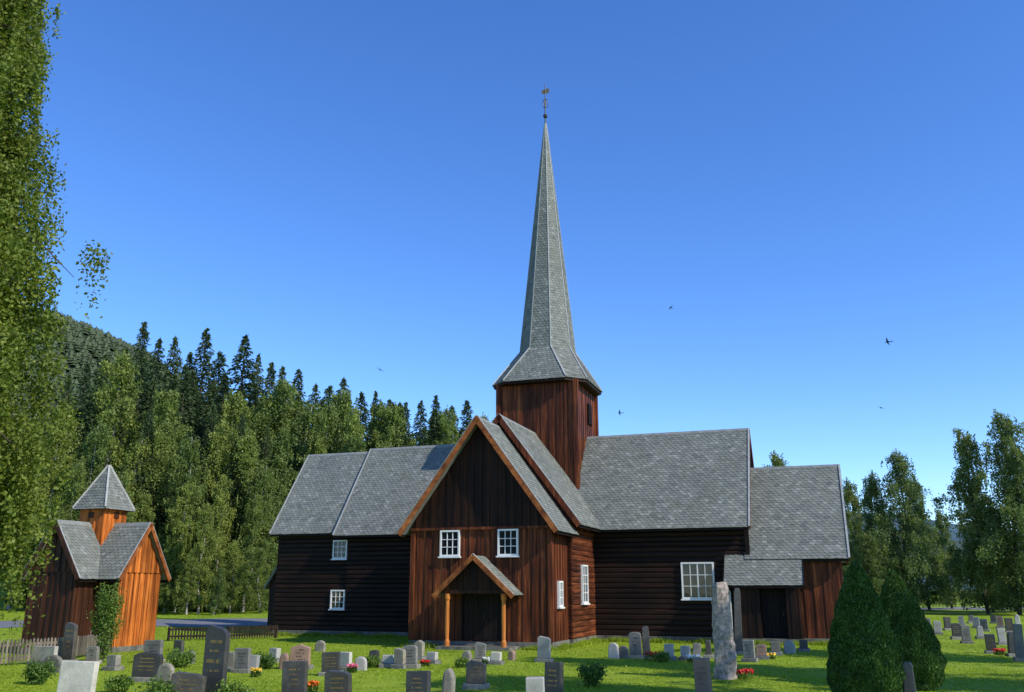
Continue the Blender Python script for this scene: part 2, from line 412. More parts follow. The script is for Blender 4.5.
# chancel
m = MB(); m.box(9.9, 13.65, -2.85, 2.85, .22, 3.95); m.prism([(13.64, -2.85, 3.95), (13.64, 2.85, 3.95), (13.64, 0, 7.5)], (-.1, 0, 0))
CS = (7.74 - 3.5) / 3.3
planks(m, 'x', -2.85, -1, 9.95, 13.7, .22, lambda s: 4.0); planks(m, 'x', 2.85, 1, 9.95, 13.7, .22, lambda s: 4.0)
planks(m, 'y', 13.65, 1, -2.9, 2.9, .22, lambda s: 7.65 - abs(s) * CS)
m.build('wall', M['planks'], church)
# vestry lean-to with a recessed entrance
m = MB(); m.box(9.32, 10.35, -3.8, -2.8, .22, 2.62); m.box(11.4, 11.9, -3.8, -2.8, .22, 2.62); m.box(10.35, 11.4, -3.1, -2.8, .22, 2.62); m.box(10.35, 11.4, -3.8, -3.12, 2.25, 2.62)
planks(m, 'x', -3.8, -1, 9.32, 10.35, .22, lambda s: 2.68, w=.17); planks(m, 'x', -3.8, -1, 11.4, 11.9, .22, lambda s: 2.68, w=.17)
planks(m, 'x', -3.8, -1, 10.35, 11.4, 2.25, lambda s: 2.68, w=.17)
planks(m, 'y', 11.9, 1, -3.85, -2.9, .22, lambda s: 3.5 - (-(s) - 2.9) * .9, w=.17)
planks(m, 'y', 9.32, -1, -3.85, -3.15, .22, lambda s: 3.5 - (-(s) - 2.9) * .9, w=.17)
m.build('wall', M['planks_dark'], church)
m = MB(); slates(m, (8.95, -3.0, 3.78), (12.15, -3.0, 3.78), (12.15, -4.2, 2.42), (8.95, -4.2, 2.42)); o = m.build('lean_to_roof', M['slate'], church)
m = MB(); m.bar((12.17, -3.0, 3.72), (12.17, -4.22, 2.36), .04, .16); m.bar((8.93, -3.0, 3.72), (8.93, -4.22, 2.36), .04, .16); m.bar((8.95, -4.2, 2.34), (12.15, -4.2, 2.34), .03, .12); m.build('bargeboard', M['black_wood'], o)
m = MB()
for k in range(6): m.box(10.37 + k * .17, 10.37 + k * .17 + .16, -3.16, -3.11, .28, 2.22)
d = m.build('door', M['black_wood'], church)
m = MB(); m.box(11.2, 11.25, -3.21, -3.165, 1.15, 1.32); m.build('handle', M['iron'], d)
m = MB(); m.tube([(9.05, -4.12, 2.35), (9.15, -3.98, 2.1), (9.15, -3.98, .1)], [.05, .05, .05], 8); m.build('drainpipe', M['lead'], church)
# left annex
m = MB(); m.box(-14.7, -13.65, -1.9, 1.2, .2, 2.6); planks(m, 'x', -1.9, -1, -14.7, -13.65, .2, lambda s: 2.7 + (s + 14.7) * 1.3)
planks(m, 'y', -14.7, -1, -1.9, 1.2, .2, lambda s: 2.6); m.build('wall', M['logs'], church)
m = MB(); slates(m, (-13.55, 1.4, 4.45), (-13.55, -2.1, 4.45), (-15.0, -2.1, 2.3), (-15.0, 1.4, 2.3)); m.build('lean_to_roof', M['slate'], church)
# roofs
gable_roof(church, 'x', 0, 10.1, 0, 9.65, 3.6, 4.85, 'planks', (False, True))
gable_roof(church, 'x', -10.1, 0, 0, 9.65, 3.6, 4.85, 'planks', (True, False))
gable_roof(church, 'y', -7.3, 0, 0, 9.652, 3.6, 4.852, 'planks', (True, False))
gable_roof(church, 'y', 0, 8.4, 0, 9.652, 3.6, 4.852, 'planks', (False, True))
gable_roof(church, 'y', -10.0, -6.9, 0, 9.1, 3.4, 4.45, 'barge', (True, False), bw=.20)
gable_roof(church, 'x', -13.98, -9.8, 0, 9.5, 3.3, 5.0, 'planks', (True, False))
gable_roof(church, 'x', 9.8, 14.02, 0, 7.74, 3.3, 3.5, 'planks', (False, True))
# tower
TW = 2.0
m = MB(); m.box(-TW + .03, TW - .03, -TW + .03, TW - .03, 6.5, 12.55)
for a, f, sg in (('x', -TW + .03, -1), ('x', TW - .03, 1), ('y', -TW + .03, -1), ('y', TW - .03, 1)):
    planks(m, a, f, sg, -TW, TW, 6.8, lambda s: 12.5, w=.2)
tw = m.build('tower', M['planks'], church); tw.location.x = .1
for sx in (-1, 1):
    for sy in (-1, 1):
        m = MB(); m.box(sx * TW - .11 + sx * .02, sx * TW + .11 + sx * .02, sy * TW - .11 + sy * .02, sy * TW + .11 + sy * .02, 6.8, 12.3)
        m.build('corner_board', M['planks'], tw)
m = MB()
for k in range(8):
    m.box(2.06, 2.11, .25, .65, 10.45 + k * .12, 10.45 + k * .12 + .07)
m.box(2.02, 2.05, .25, .65, 10.4, 11.4)
m.box(2.03, 2.13, .18, .25, 10.35, 11.46); m.box(2.03, 2.13, .65, .72, 10.35, 11.46); m.box(2.03, 2.13, .25, .65, 11.39, 11.46)
m.build('louvre', M['planks_dark'], tw)
# spire
def octo(ap, z, ch=None):
    c = ap * (2 - math.sqrt(2)) if ch is None else ch
    return [Vector(p) for p in ((-ap + c, -ap, z), (ap - c, -ap, z), (ap, -ap + c, z), (ap, ap - c, z), (ap - c, ap, z), (-ap + c, ap, z), (-ap, ap - c, z), (-ap, -ap + c, z))]
r0 = octo(2.48, 12.34, .85); r1 = octo(1.36, 14.25); r2 = octo(.05, 27.7)
m = MB()
for i in range(8):
    j = (i + 1) % 8
    slates(m, r1[i], r1[j], r0[j], r0[i], .22, .145, .05)
    slates(m, r2[i], r2[j], r1[j], r1[i], .21, .145, .03)
spire = m.build('spire', M['slate'], church); spire.location.x = .1
m = MB(); m.prism([p + Vector((0, 0, -.16)) for p in octo(2.45, 12.34, .85)], (0, 0, .1)); m.build('soffit', M['planks_dark'], spire)
m = MB()
for i in range(8):
    m.bar(r1[i] * 1.0 + Vector((0, 0, .03)), r2[i], .05, .06, up=(r1[i].x, r1[i].y, .3))
    m.bar(r0[i] + Vector((0, 0, .06)), r1[i] + Vector((0, 0, .04)), .06, .06, up=(r0[i].x, r0[i].y, 1))
m.build('hip_flashing', M['lead'], spire)
m = MB(); m.tube([(0, 0, 27.3), (0, 0, 27.6), (0, 0, 30.3)], [.10, .045, .018], 8)
def lathe(mb, prof, n=12, c=(0, 0)):
    b = len(mb.v)
    for r, z in prof:
        for k in range(n):
            t = 2 * math.pi * k / n; mb.v.append((c[0] + r * math.cos(t), c[1] + r * math.sin(t), z))
    for i in range(len(prof) - 1):
        for k in range(n): mb.f.append((b + i * n + k, b + i * n + (k + 1) % n, b + (i + 1) * n + (k + 1) % n, b + (i + 1) * n + k))
lathe(m, [(.02, 28.05), (.10, 28.11), (.13, 28.2), (.10, 28.29), (.02, 28.35)])
ring = [(.15 * math.cos(t), 0, 29.0 + .28 * math.sin(t)) for t in np.linspace(0, 2 * math.pi, 17)]
m.tube(ring, [.02] * 17, 6); ring = [(0, .15 * math.cos(t), 29.0 + .28 * math.sin(t)) for t in np.linspace(0, 2 * math.pi, 17)]
m.tube(ring, [.02] * 17, 6)
fin = m.build('finial', M['iron'], spire)
m = MB(); m.prism([(-.2, 0, 29.66), (.05, 0, 29.64), (.26, 0, 29.7), (.2, 0, 29.78), (.28, 0, 29.9), (.05, 0, 29.95), (-.08, 0, 29.88), (-.2, 0, 29.9)], (0, .02, 0)); m.build('weathervane', M['gold'], spire)
# windows
for x in (-1.28, 1.22): window(church, 'front', (x, -9.5, 4.03), .86, 1.04, 3, 3)
window(church, 'side', (2.94, -8.3, 2.05), .55, 1.0, 2, 3)
window(church, 'side', (3.12, -5.1, 2.45), .9, 1.6, 2, 4)
window(church, 'front', (7.75, -3.12, 2.6), 1.42, 1.55, 4, 3)
window(church, 'front', (-10.0, -2.99, 4.17), .80, .92, 3, 3)
window(church, 'front', (-10.0, -2.99, 1.75), .80, .92, 3, 3)
# porch
px0 = .2; PH = 1.6
m = MB()
for sg in (-1, 1): slates(m, (px0, -9.5, 3.5), (px0, -10.75, 3.5), (px0 + sg * PH, -10.75, 2.04), (px0 + sg * PH, -9.5, 2.04), .22, .14, .06)
pr = m.build('porch_roof', M['slate'], church)
m = MB()
for sg in (-1, 1): m.bar((px0, -10.79, 3.45), (px0 + sg * (PH + .04), -10.79, 1.95), .05, .18, up=(sg, 0, 1))
m.build('bargeboard', M['barge'], pr)
m = MB()
for sg in (-1, 1): m.bar((px0, -10.74, 3.56), (px0 + sg * (PH + .04), -10.74, 2.05), .09, .02, up=(sg, 0, 1))
m.build('verge_flashing', M['lead'], pr)
m = MB(); planks(m, 'x', -10.45, -1, px0 - 1.34, px0 + 1.34, 2.2, lambda s: 3.42 - abs(s - px0) * .91, w=.14)
m.box(px0 - 1.38, px0 + 1.38, -10.52, -10.38, 2.06, 2.2); m.box(px0 - 1.3, px0 - 1.15, -10.4, -9.5, 2.06, 2.2); m.box(px0 + 1.15, px0 + 1.3, -10.4, -9.5, 2.06, 2.2)
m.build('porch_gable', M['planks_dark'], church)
for sg in (-1, 1):
    m = MB(); c = (px0 + sg * 1.16, -10.45)
    lathe(m, [(.0, .12), (.11, .12), (.11, .3), (.075, .38), (.085, 1.1), (.075, 1.8), (.11, 1.88), (.11, 2.06), (0, 2.06)], 10, c)
    m.build('porch_post', M['post'], church)
m = MB(); m.box(px0 - 1.5, px0 + 1.5, -10.75, -9.56, -.1, .12); m.build('porch_step', M['found'], church)
m = MB(); m.box(px0 - .95, px0 + .95, -9.55, -9.51, .3, 2.15)
for k in range(8): m.box(px0 - .84 + k * .21, px0 - .84 + k * .21 + .2, -9.58, -9.55, .32, 2.0 + .12 * math.sin(math.pi * (k + .5) / 8))
d = m.build('door', M['black_wood'], church)
m = MB()
for sg in (-1, 1): m.box(px0 + sg * .92 - .06, px0 + sg * .92 + .06, -9.66, -9.585, .3, 1.95)
arc = [(px0 + .92 * math.cos(t), -9.62, 1.9 + .32 * math.sin(t)) for t in np.linspace(0, math.pi, 13)]
m.tube(arc, [.06] * 13, 6); m.build('door_frame', M['planks_dark'], d)
m = MB(); m.tube([(px0 + .06, -9.6, 1.1), (px0 + .06, -9.66, 1.1), (px0 + .06, -9.66, 1.3), (px0 + .06, -9.6, 1.3)], [.015] * 4, 6); m.build('handle', M['iron'], d)

# ------------------------------------------------------------------ BELL HOUSE
bell = empty('bell_house', (-16.2, 36.2, 0), TH)
tag(bell, 'small orange timber bell house with crossed gables and a pyramid roofed turret', 'bell house')
A = 2.15; Wb = 1.1; EH = 1.38; ZR = 4.68; ZE = 2.62; BS = (ZR - ZE) / EH
m = MB(); m.box(-A - .0, A, -Wb, Wb, -.2, .2); m.box(-Wb + .01, Wb - .01, -A, A, -.2, .19); m.build('stone_foundation', M['found'], bell)
zt = ZR - Wb * BS - .08
m = MB(); m.box(-A + .05, A - .05, -Wb + .05, Wb - .05, .16, zt - .02)
for sg in (-1, 1):
    planks(m, 'y', sg * (A - .05), sg, -Wb, Wb, .18, lambda s: zt + .02, w=.15)
    planks(m, 'y', sg * (Wb - .05), sg, Wb, A, .18, lambda s: zt, w=.15)
planks(m, 'x', Wb - .05, 1, -A, -Wb, .18, lambda s: zt, w=.15); planks(m, 'x', Wb - .05, 1, Wb, A, .18, lambda s: zt, w=.15)
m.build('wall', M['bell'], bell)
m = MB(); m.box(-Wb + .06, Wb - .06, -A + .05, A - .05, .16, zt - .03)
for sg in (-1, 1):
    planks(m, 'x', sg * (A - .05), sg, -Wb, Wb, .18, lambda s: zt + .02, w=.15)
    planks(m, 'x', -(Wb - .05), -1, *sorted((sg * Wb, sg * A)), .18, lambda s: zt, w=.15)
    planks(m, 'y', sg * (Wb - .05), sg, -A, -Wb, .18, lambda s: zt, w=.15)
m.build('wall', M['bell_shaded'], bell)
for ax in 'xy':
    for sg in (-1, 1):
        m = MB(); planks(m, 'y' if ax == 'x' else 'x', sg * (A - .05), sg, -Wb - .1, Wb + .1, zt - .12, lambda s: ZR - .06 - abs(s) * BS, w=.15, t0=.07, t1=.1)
        m.build('gable', M['bell'] if ax == 'x' else M['bell_shaded'], bell)
gable_roof(bell, 'x', -A - .2, 0, 0, ZR, EH, ZE, 'barge', (True, False), bw=.16, sw=.2, sh=.13, fw=.05)
gable_roof(bell, 'x', 0, A + .2, 0, ZR, EH, ZE, 'barge', (False, True), bw=.16, sw=.2, sh=.13, fw=.05)
gable_roof(bell, 'y', -A - .15, 0, 0, ZR + .002, EH, ZE + .002, 'bell_shaded', (True, False), bw=.16, sw=.2, sh=.13, fw=.05)
gable_roof(bell, 'y', 0, A + .2, 0, ZR + .002, EH, ZE + .002, 'barge', (False, True), bw=.16, sw=.2, sh=.13, fw=.05)
m = MB(); h = .58; m.box(-h, h, -h, h, 3.8, 5.4)
for a, sg in (('x', -1), ('x', 1), ('y', -1), ('y', 1)): planks(m, a, sg * h, sg, -h - .02, h + .02, 3.85, lambda s: 5.36, w=.14, t0=.03, t1=.05)
t = m.build('turret', M['bell'], bell)
for ax, sg in (('x', -1), ('x', 1), ('y', -1), ('y', 1)):
    m = MB(); e0, e1 = sorted((sg * (h + .052), sg * (h + .07)))
    if ax == 'x': m.box(-.13, .13, e0, e1, 4.92, 5.14)
    else: m.box(e0, e1, -.13, .13, 4.92, 5.14)
    m.build('sound_opening', M['bell_shaded'], t)
m = MB()
q0 = [Vector((sx * .80, sy * .80, 5.28)) for sx, sy in ((-1, -1), (1, -1), (1, 1), (-1, 1))]
q2 = [Vector((sx * .03, sy * .03, 7.0)) for sx, sy in ((-1, -1), (1, -1), (1, 1), (-1, 1))]
for i in range(4):
    j = (i + 1) % 4
    slates(m, q2[i], q2[j], q0[j], q0[i], .18, .12, .04)
tr_ = m.build('turret_roof', M['slate'], bell)
m = MB()
for i in range(4): m.bar(q0[i] + Vector((0, 0, .03)), q2[i] + Vector((0, 0, .03)), .07, .07, up=(q0[i].x, q0[i].y, .7))
m.build('hip_flashing', M['lead'], tr_)

# ------------------------------------------------------------------ TERRAIN
def gz(x, y):
    x = np.asarray(x, float); y = np.asarray(y, float)
    und = .05 * np.sin(x * .35 + 1) * np.cos(y * .27) + .03 * np.sin(x * .9 + y * .6)
    und = und * np.clip((np.hypot(x + 0, y - 44) - 8) / 12, .15, 1)
    left = np.clip((y - 92) / 60, 0, 1) ** 1.3 * 14 * np.clip((30 - x) / 60, 0, 1)
    bank = np.clip((y - 50) / 22, 0, 1) * .55 * np.clip((-6 - x) / 10, 0, 1)
    right = np.clip((y - 55) / 60, 0, 3) * .55 * np.clip((x - 10) / 20, 0, 1)
    return und + left + right + bank
xs = np.concatenate([np.linspace(-1800, -100, 12)[:-1], np.linspace(-100, 110, 141), np.linspace(110, 1800, 12)[1:]])
ys = np.concatenate([np.linspace(-200, 0, 6)[:-1], np.linspace(0, 200, 134), np.linspace(200, 2600, 14)[1:]])
X, Y = np.meshgrid(xs, ys); Z = gz(X, Y)
V = np.stack([X, Y, Z], -1).reshape(-1, 3); nx_ = len(xs)
m = MB(); m.v = [tuple(p) for p in V]
m.f = [(j * nx_ + i, j * nx_ + i + 1, (j + 1) * nx_ + i + 1, (j + 1) * nx_ + i) for j in range(len(ys) - 1) for i in range(nx_ - 1)]
g = m.build('ground', M['lawn'], smooth=True); tag(g, kind='structure')
def strip(name, pts, width, mat, dz=.02):
    m = MB(); P = []
    for i in range(len(pts) - 1):
        a, b = Vector(pts[i]), Vector(pts[i + 1]); k = max(1, int((b - a).length / 1.0))
        for q in range(k): P.append(a.lerp(b, q / k))
    P.append(Vector(pts[-1])); NS = 9
    for i, p in enumerate(P):
        d = (P[min(i + 1, len(P) - 1)] - P[max(i - 1, 0)]).normalized(); n = Vector((-d.y, d.x))
        for s in np.linspace(-1, 1, NS):
            q = p + n * s * width / 2 * (1 + .04 * math.sin(i * 1.3)); m.v.append((q.x, q.y, float(gz(q.x, q.y)) + dz + .04 * (1 - s * s)))
    for i in range(len(P) - 1):
        for k in range(NS - 1): m.f.append((i * NS + k, i * NS + k + 1, i * NS + k + NS + 1, i * NS + k + NS))
    o = m.build(name, mat, smooth=True); tag(o, kind='structure'); return o
ROAD = [(-90, 46), (-45, 55), (-20, 59), (-2, 64), (10, 73)]
strip('road', ROAD, 7.5, M['asphalt'])
strip('road', [(28, 92), (60, 99), (130, 105)], 6, M['asphalt'])
# hill behind the left forest
hx = [-900, -400, -260, -193, -163, -130, -90, 0, 100, 200, 400]; hh_ = [120, 155, 130, 114, 99, 74, 46, 30, 25, 15, 5]
gx = np.linspace(-700, 300, 90); gy = np.linspace(170, 620, 40)
def hz(x, y):
    h = np.interp(x, hx, hh_); q = np.clip((y - 170) / 210, 0, 1); q = q * q * (3 - 2 * q)
    return 8 + (h - 8) * q + 2 * np.sin(x * .05) * np.cos(y * .04) * q
X, Y = np.meshgrid(gx, gy); Z = hz(X, Y); m = MB(); m.v = [tuple(p) for p in np.stack([X, Y, Z], -1).reshape(-1, 3)]
m.f = [(j * 90 + i, j * 90 + i + 1, (j + 1) * 90 + i + 1, (j + 1) * 90 + i) for j in range(39) for i in range(89)]
tag(m.build('hill', M['hill'], smooth=True), kind='structure')
rng = np.random.default_rng(3)
n = 15000; tx = rng.uniform(-330, 40, n); ty = rng.uniform(210, 400, n); tz = hz(tx, ty); th = rng.uniform(2.5, 5.0, n)
Vs = []
for L_ in range(3):
    for k in range(5):
        a0 = 2 * math.pi * (k + L_ * .37) / 5; a1 = a0 + 2 * math.pi / 5
        r = th * (.5 - .11 * L_); zb = tz + th * (.05 + .25 * L_); zt_ = zb + th * .45
        Vs.append(np.stack([np.stack([tx + r * math.cos(a0), ty + r * math.sin(a0), zb], -1), np.stack([tx + r * math.cos(a1), ty + r * math.sin(a1), zb], -1), np.stack([tx, ty, zt_], -1)], 1))
V = np.concatenate(Vs).reshape(-1, 3)
o = link('hillside_forest', np_mesh('hillside_forest', V, 3, M['farforest'])); tag(o, 'distant conifer forest covering the hillside at far left', 'forest', kind='stuff')
m = MB(); pts = [(-800 + i * 90, 1500 + 60 * math.sin(i), 122 + 26 * math.sin(i * .55 + 1) + 8 * math.sin(i * 1.7)) for i in range(36)]
for i, p in enumerate(pts): m.v += [(p[0], p[1] - 600, -5), (p[0], p[1] - 200, p[2] * .6), p, (p[0], p[1] + 400, -5)]
for i in range(len(pts) - 1):
    for k in range(3): m.f.append((i * 4 + k, i * 4 + k + 1, i * 4 + k + 5, i * 4 + k + 4))
tag(m.build('hills', M['farhill_haze'], smooth=True), kind='structure')

# grass
rng = np.random.default_rng(11); n = 400000
gy_ = 18 + (75 - 18) * rng.random(n) ** 1.5; gx_ = (rng.random(n) * 2 - 1) * (gy_ * .62 + 2)
keep = np.ones(n, bool)
def clear(poly, wd, soft):
    global keep
    P_ = np.array(poly)
    for i in range(len(P_) - 1):
        a, b = P_[i], P_[i + 1]; ab = b - a; t = np.clip(((gx_ - a[0]) * ab[0] + (gy_ - a[1]) * ab[1]) / (ab @ ab), 0, 1)
        keep &= np.hypot(gx_ - a[0] - t * ab[0], gy_ - a[1] - t * ab[1]) > wd - soft * rng.random(n)
clear(ROAD, 4.0, .3)
lx = (gx_ - C0.x) * math.cos(-TH) - (gy_ - C0.y) * math.sin(-TH); ly = (gx_ - C0.x) * math.sin(-TH) + (gy_ - C0.y) * math.cos(-TH)
keep &= ~((np.abs(lx) < 13.9) & (np.abs(ly) < 2.5)); keep &= ~((np.abs(lx) < 3.1) & (ly > -9.6) & (ly < 8))
gx_, gy_ = gx_[keep], gy_[keep]; n = len(gx_)
base = np.stack([gx_, gy_, gz(gx_, gy_)], -1); hgt = rng.uniform(.012, .032, n) * (1 + 1.6 * (rng.random(n) > .988))
an = rng.uniform(0, 2 * math.pi, n); wd = .012 + .0005 * gy_
dv = np.stack([np.cos(an) * wd, np.sin(an) * wd, np.zeros(n)], -1); tip = base + np.stack([rng.normal(0, .04, n), rng.normal(0, .04, n), hgt], -1)
V = np.stack([base - dv, base + dv, tip], 1).reshape(-1, 3)
o = link('grass', np_mesh('grass', V, 3, M['grass_blade'])); tag(o, 'sunlit mown lawn grass between the graves', 'grass', kind='stuff')
rng = np.random.default_rng(12); segs = [((-13.9, -3.15), (-9.9, -3.15)), ((-9.9, -3.3), (-3.2, -3.3)), ((-3.15, -9.7), (-1.6, -9.7)), ((1.9, -9.7), (3.1, -9.7)), ((3.2, -9.6), (3.3, -7.1)), ((3.35, -7.1), (3.35, -3.3)), ((3.3, -3.3), (9.2, -3.3)), ((9.2, -4.05), (12.0, -4.05)), ((12.0, -3.1), (13.9, -3.1))]
Vs = []
for a, b in segs:
    L = math.dist(a, b); k = int(L * 420); t = rng.random(k)
    x = a[0] + (b[0] - a[0]) * t + rng.normal(0, .07, k); y = a[1] + (b[1] - a[1]) * t - np.abs(rng.normal(0, .12, k)) * (1 if abs(a[0] - b[0]) > .2 else 0)
    X_ = C0.x + x * math.cos(TH) - y * math.sin(TH); Y_ = C0.y + x * math.sin(TH) + y * math.cos(TH)
    bs_ = np.stack([X_, Y_, gz(X_, Y_)], -1); hg = rng.uniform(.08, .26, k) * (.6 + .5 * np.sin(t * L * 1.7) ** 2); an = rng.uniform(0, 6.28, k)
    dv = np.stack([np.cos(an) * .018, np.sin(an) * .018, np.zeros(k)], -1); tp = bs_ + np.stack([rng.normal(0, .05, k), rng.normal(0, .05, k), hg], -1)
    Vs.append(np.stack([bs_ - dv, bs_ + dv, tp], 1).reshape(-1, 3))
o = link('long_grass', np_mesh('long_grass', np.concatenate(Vs), 3, M['grass_blade'])); tag(o, 'longer unmown grass fringe along the foot of the church walls', 'grass', kind='stuff')

# ------------------------------------------------------------------ TREES
def birch(seed, H, R, base, nb, leaf, per, weep=0.3, mat='birch_leaf', bark='birch_bark', up=.75, strands=0, trunk_r=None, limb='bark_dark', pw=.65, rcs=1.0, var=(.5, 1.15), sl=(.7, 2.4), sd=60, lobe=0.0, nck=1.8):
    rng = np.random.default_rng(seed); tr = MB(); pts = []; x = y = 0; lb = MB(); wob = .012 if trunk_r is None else .005
    for i in range(9):
        pts.append((x, y, H * .97 * i / 8)); x += rng.normal(0, wob * H); y += rng.normal(0, wob * H)
    pts[0] = (pts[0][0], pts[0][1], -.3)
    R0 = trunk_r or H * .012
    tr.tube(pts, [R0 * (1 - .93 * (i / 8)) + .01 for i in range(9)], 8)
    P = np.array(pts); CC = []
    for b in range(nb):
        q = (b + rng.random()) / nb; zz = base + (H * .96 - base) * q
        az = b * 2.399 + rng.normal(0, .35)
        prof = (1 - q) ** pw * min(1, q * 3 + .6); L = R * prof * rng.uniform(*var) * (1 + lobe * math.sin(zz * 1.15 + 2 * az + seed)) + .03 * H
        o = np.array([np.interp(zz, P[:, 2], P[:, 0]), np.interp(zz, P[:, 2], P[:, 1]), zz])
        s = np.linspace(0, 1, 6); hor = L * s
        zc = L * (up * s - (up * .45 + weep * .8) * s * s) * (1.2 - .5 * (1 - q))
        bp = o + np.stack([np.cos(az) * hor, np.sin(az) * hor, zc], -1)
        lb.tube([tuple(p) for p in bp], [max(.006, R0 * .28 * (1 - q * .6) * (1 - .85 * t)) for t in s], 4, False)
        nc = 3 + int(L * nck)
        for c in range(nc):
            t = rng.uniform(.2, 1.05); cpn = np.array([np.interp(t, s, bp[:, k]) for k in range(3)])
            cpn = cpn + rng.normal(0, .10 * L + .10, 3) * (1, 1, .7)
            rc = (rng.uniform(.05, .11) * R + .10) * rcs
            m_ = int(per * rng.uniform(.4, 1.4))
            pl = rng.normal(0, 1, (m_, 3)); pl /= np.linalg.norm(pl, axis=1)[:, None]; pl *= (rng.random(m_) ** .45)[:, None] * rc * 1.5
            pl[:, 2] *= .8
            if weep: pl[:, 2] -= rng.exponential(weep * rc * 2.2, m_)
            CC.append(cpn + pl)
        for c in range(strands):
            t = rng.uniform(.3, 1.0); cpn = np.array([np.interp(t, s, bp[:, k]) for k in range(3)]) + rng.normal(0, .3, 3)
            ln = rng.uniform(*sl); m_ = int(ln * sd); u = rng.random(m_)
            sw = rng.normal(0, .10, 2)
            cc = cpn + np.stack([sw[0] * u * ln + rng.normal(0, .06, m_), sw[1] * u * ln + rng.normal(0, .06, m_), -u * ln], -1)
            CC.append(cc)
    C = np.concatenate(CC); C = C[C[:, 2] > .35]
    V = leafquads(C, leaf, rng, .62)
    return tr.mesh('trunk', M[bark], True), np_mesh('crown', V, 4, M[mat]), lb.mesh('branches', M[limb], True)
def spruce(seed, H, R):
    rng = np.random.default_rng(seed); tr = MB(); tr.tube([(0, 0, -.3), (0, 0, H * .5), (0, 0, H * .985)], [H * .012, H * .007, .02], 7)
    CC = []; AX = []; SZ = []; z = H * .05
    while z < H * .99:
        t = z / H; nb = int(9 + 5 * (1 - t)); L0 = R * (1 - t) ** .72 * (1 - .1 * math.sin(t * 40 + seed)) + .05
        for b in range(nb):
            az = rng.uniform(0, 2 * math.pi); L = L0 * rng.uniform(.5, 1.15); n_ = max(6, int(L * 10))
            s = np.sqrt(rng.random(n_)) ; lat = rng.normal(0, .13, n_) * L * (1.15 - s)
            zz = z + rng.normal(0, .08) + L * (.12 * s - .5 * s * s + .12 * s ** 3) - rng.exponential(.08, n_)
            x = np.cos(az) * L * s - np.sin(az) * lat; y = np.sin(az) * L * s + np.cos(az) * lat
            CC.append(np.stack([x, y, zz], -1)); AX.append(np.tile([math.cos(az), math.sin(az), -.45], (n_, 1))); SZ.append(np.full(n_, .15 + .14 * (1 - t)))
        z += H * .016 * (1.15 - t * .75)
    C = np.concatenate(CC); V = leafquads(C, np.concatenate(SZ), rng, .36, np.concatenate(AX), .4)
    return tr.mesh('trunk', M['bark_dark'], True), np_mesh('crown', V, 4, M['spruce_leaf'])
def place(proto, loc, sc, name, label, cat, group=None, sx=1.0):
    e = empty(name, loc, random.uniform(0, 6.28)); e.scale = (sc * sx, sc * sx, sc)
    tag(e, label, cat, group); link('trunk', proto[0], e); link('crown', proto[1], e)
    if len(proto) > 2: link('branches', proto[2], e)
    return e
BI = [birch(20 + i, 16, (3.8, 3.2, 4.0, 3.5, 2.7, 2.9)[i], (1.2, .9, 1.6, .8, 1.2, 1.5)[i], 40, .10, 80, .5, pw=(.7, .85, .6, .75, .75, .7)[i], up=(1.1, 1.3, .8, 1.1, 1.4, 1.2)[i], var=(.3, 1.35), rcs=.82, strands=3, sl=(.5, 1.8), sd=28, lobe=.2) for i in range(6)]
AS = [birch(40 + i, 16, (3.6, 4.1, 3.2)[i], .6, 48, .10, 78, .5, 'aspen_leaf', 'bark_dark', 1.2, var=(.35, 1.3), rcs=.85, lobe=.2, pw=.75, strands=4, sl=(.5, 1.6), sd=26) for i in range(3)]
HI = [birch(50 + i, 18, 3.2, 10.5, 30, .12, 90, .2, 'aspen_leaf', 'bark_dark', .9, var=(.5, 1.2)) for i in range(1)]
SP = [spruce(60 + i, 24, (4.1, 4.9, 3.7, 4.5)[i]) for i in range(4)]
def by_top(protos, Hm, px, ty, d, name, label, cat, group=None, sx=1.0):
    top = at(px, ty, d); z0 = float(gz(top.x, d)); h = top.z - z0
    return place(random.choice(protos), (top.x, d, z0 - .05), h / Hm, name, label, cat, group, sx)
SLAB = 'dark spruce with pointed top rising in the forest behind the churchyard, left of the church'
spl = [(70, 372), (88, 360), (106, 352), (126, 346), (145, 319), (160, 336), (176, 334), (191, 350), (207, 326), (221, 350), (246, 333), (259, 352), (272, 360), (283, 364), (299, 367), (316, 382), (330, 384), (344, 376), (362, 390), (376, 389), (390, 398), (406, 400), (421, 399), (436, 393), (452, 404), (467, 398)]
for i, (px, ty) in enumerate(spl):
    lab = SLAB
    if px == 145: lab = 'tallest dark spruce on the left, its top nearest the hill'
    if px == 207: lab = 'slim tall dark spruce whose spike stands clear halfway between hill and church roof'
    if px == 246: lab = 'tall spruce with clear pointed top, last tall one before the treeline drops'
    by_top(SP, 24, px, ty, random.uniform(96, 110), 'spruce_tree', lab, 'spruce', 'spruces of the forest behind the churchyard', random.uniform(.8, 1.2))
for i in range(32):
    px = 70 + i * 13 + random.uniform(-8, 8); ty = np.interp(px, [70, 145, 250, 350, 470], [378, 350, 362, 394, 410]) + random.uniform(0, 34)
    by_top(SP, 24, px, ty, random.uniform(86, 98), 'spruce_tree', SLAB, 'spruce', 'spruces of the forest behind the churchyard', random.uniform(.95, 1.3))
for px, ty in ((152, 404), (214, 400), (243, 412), (190, 430), (205, 470), (268, 424), (168, 470)):
    by_top(SP, 24, px, ty, random.uniform(75, 79), 'spruce_tree', 'dark spruce standing among the light birches at the front of the forest', 'spruce', 'spruces at the front edge of the forest', random.uniform(.8, 1.0))
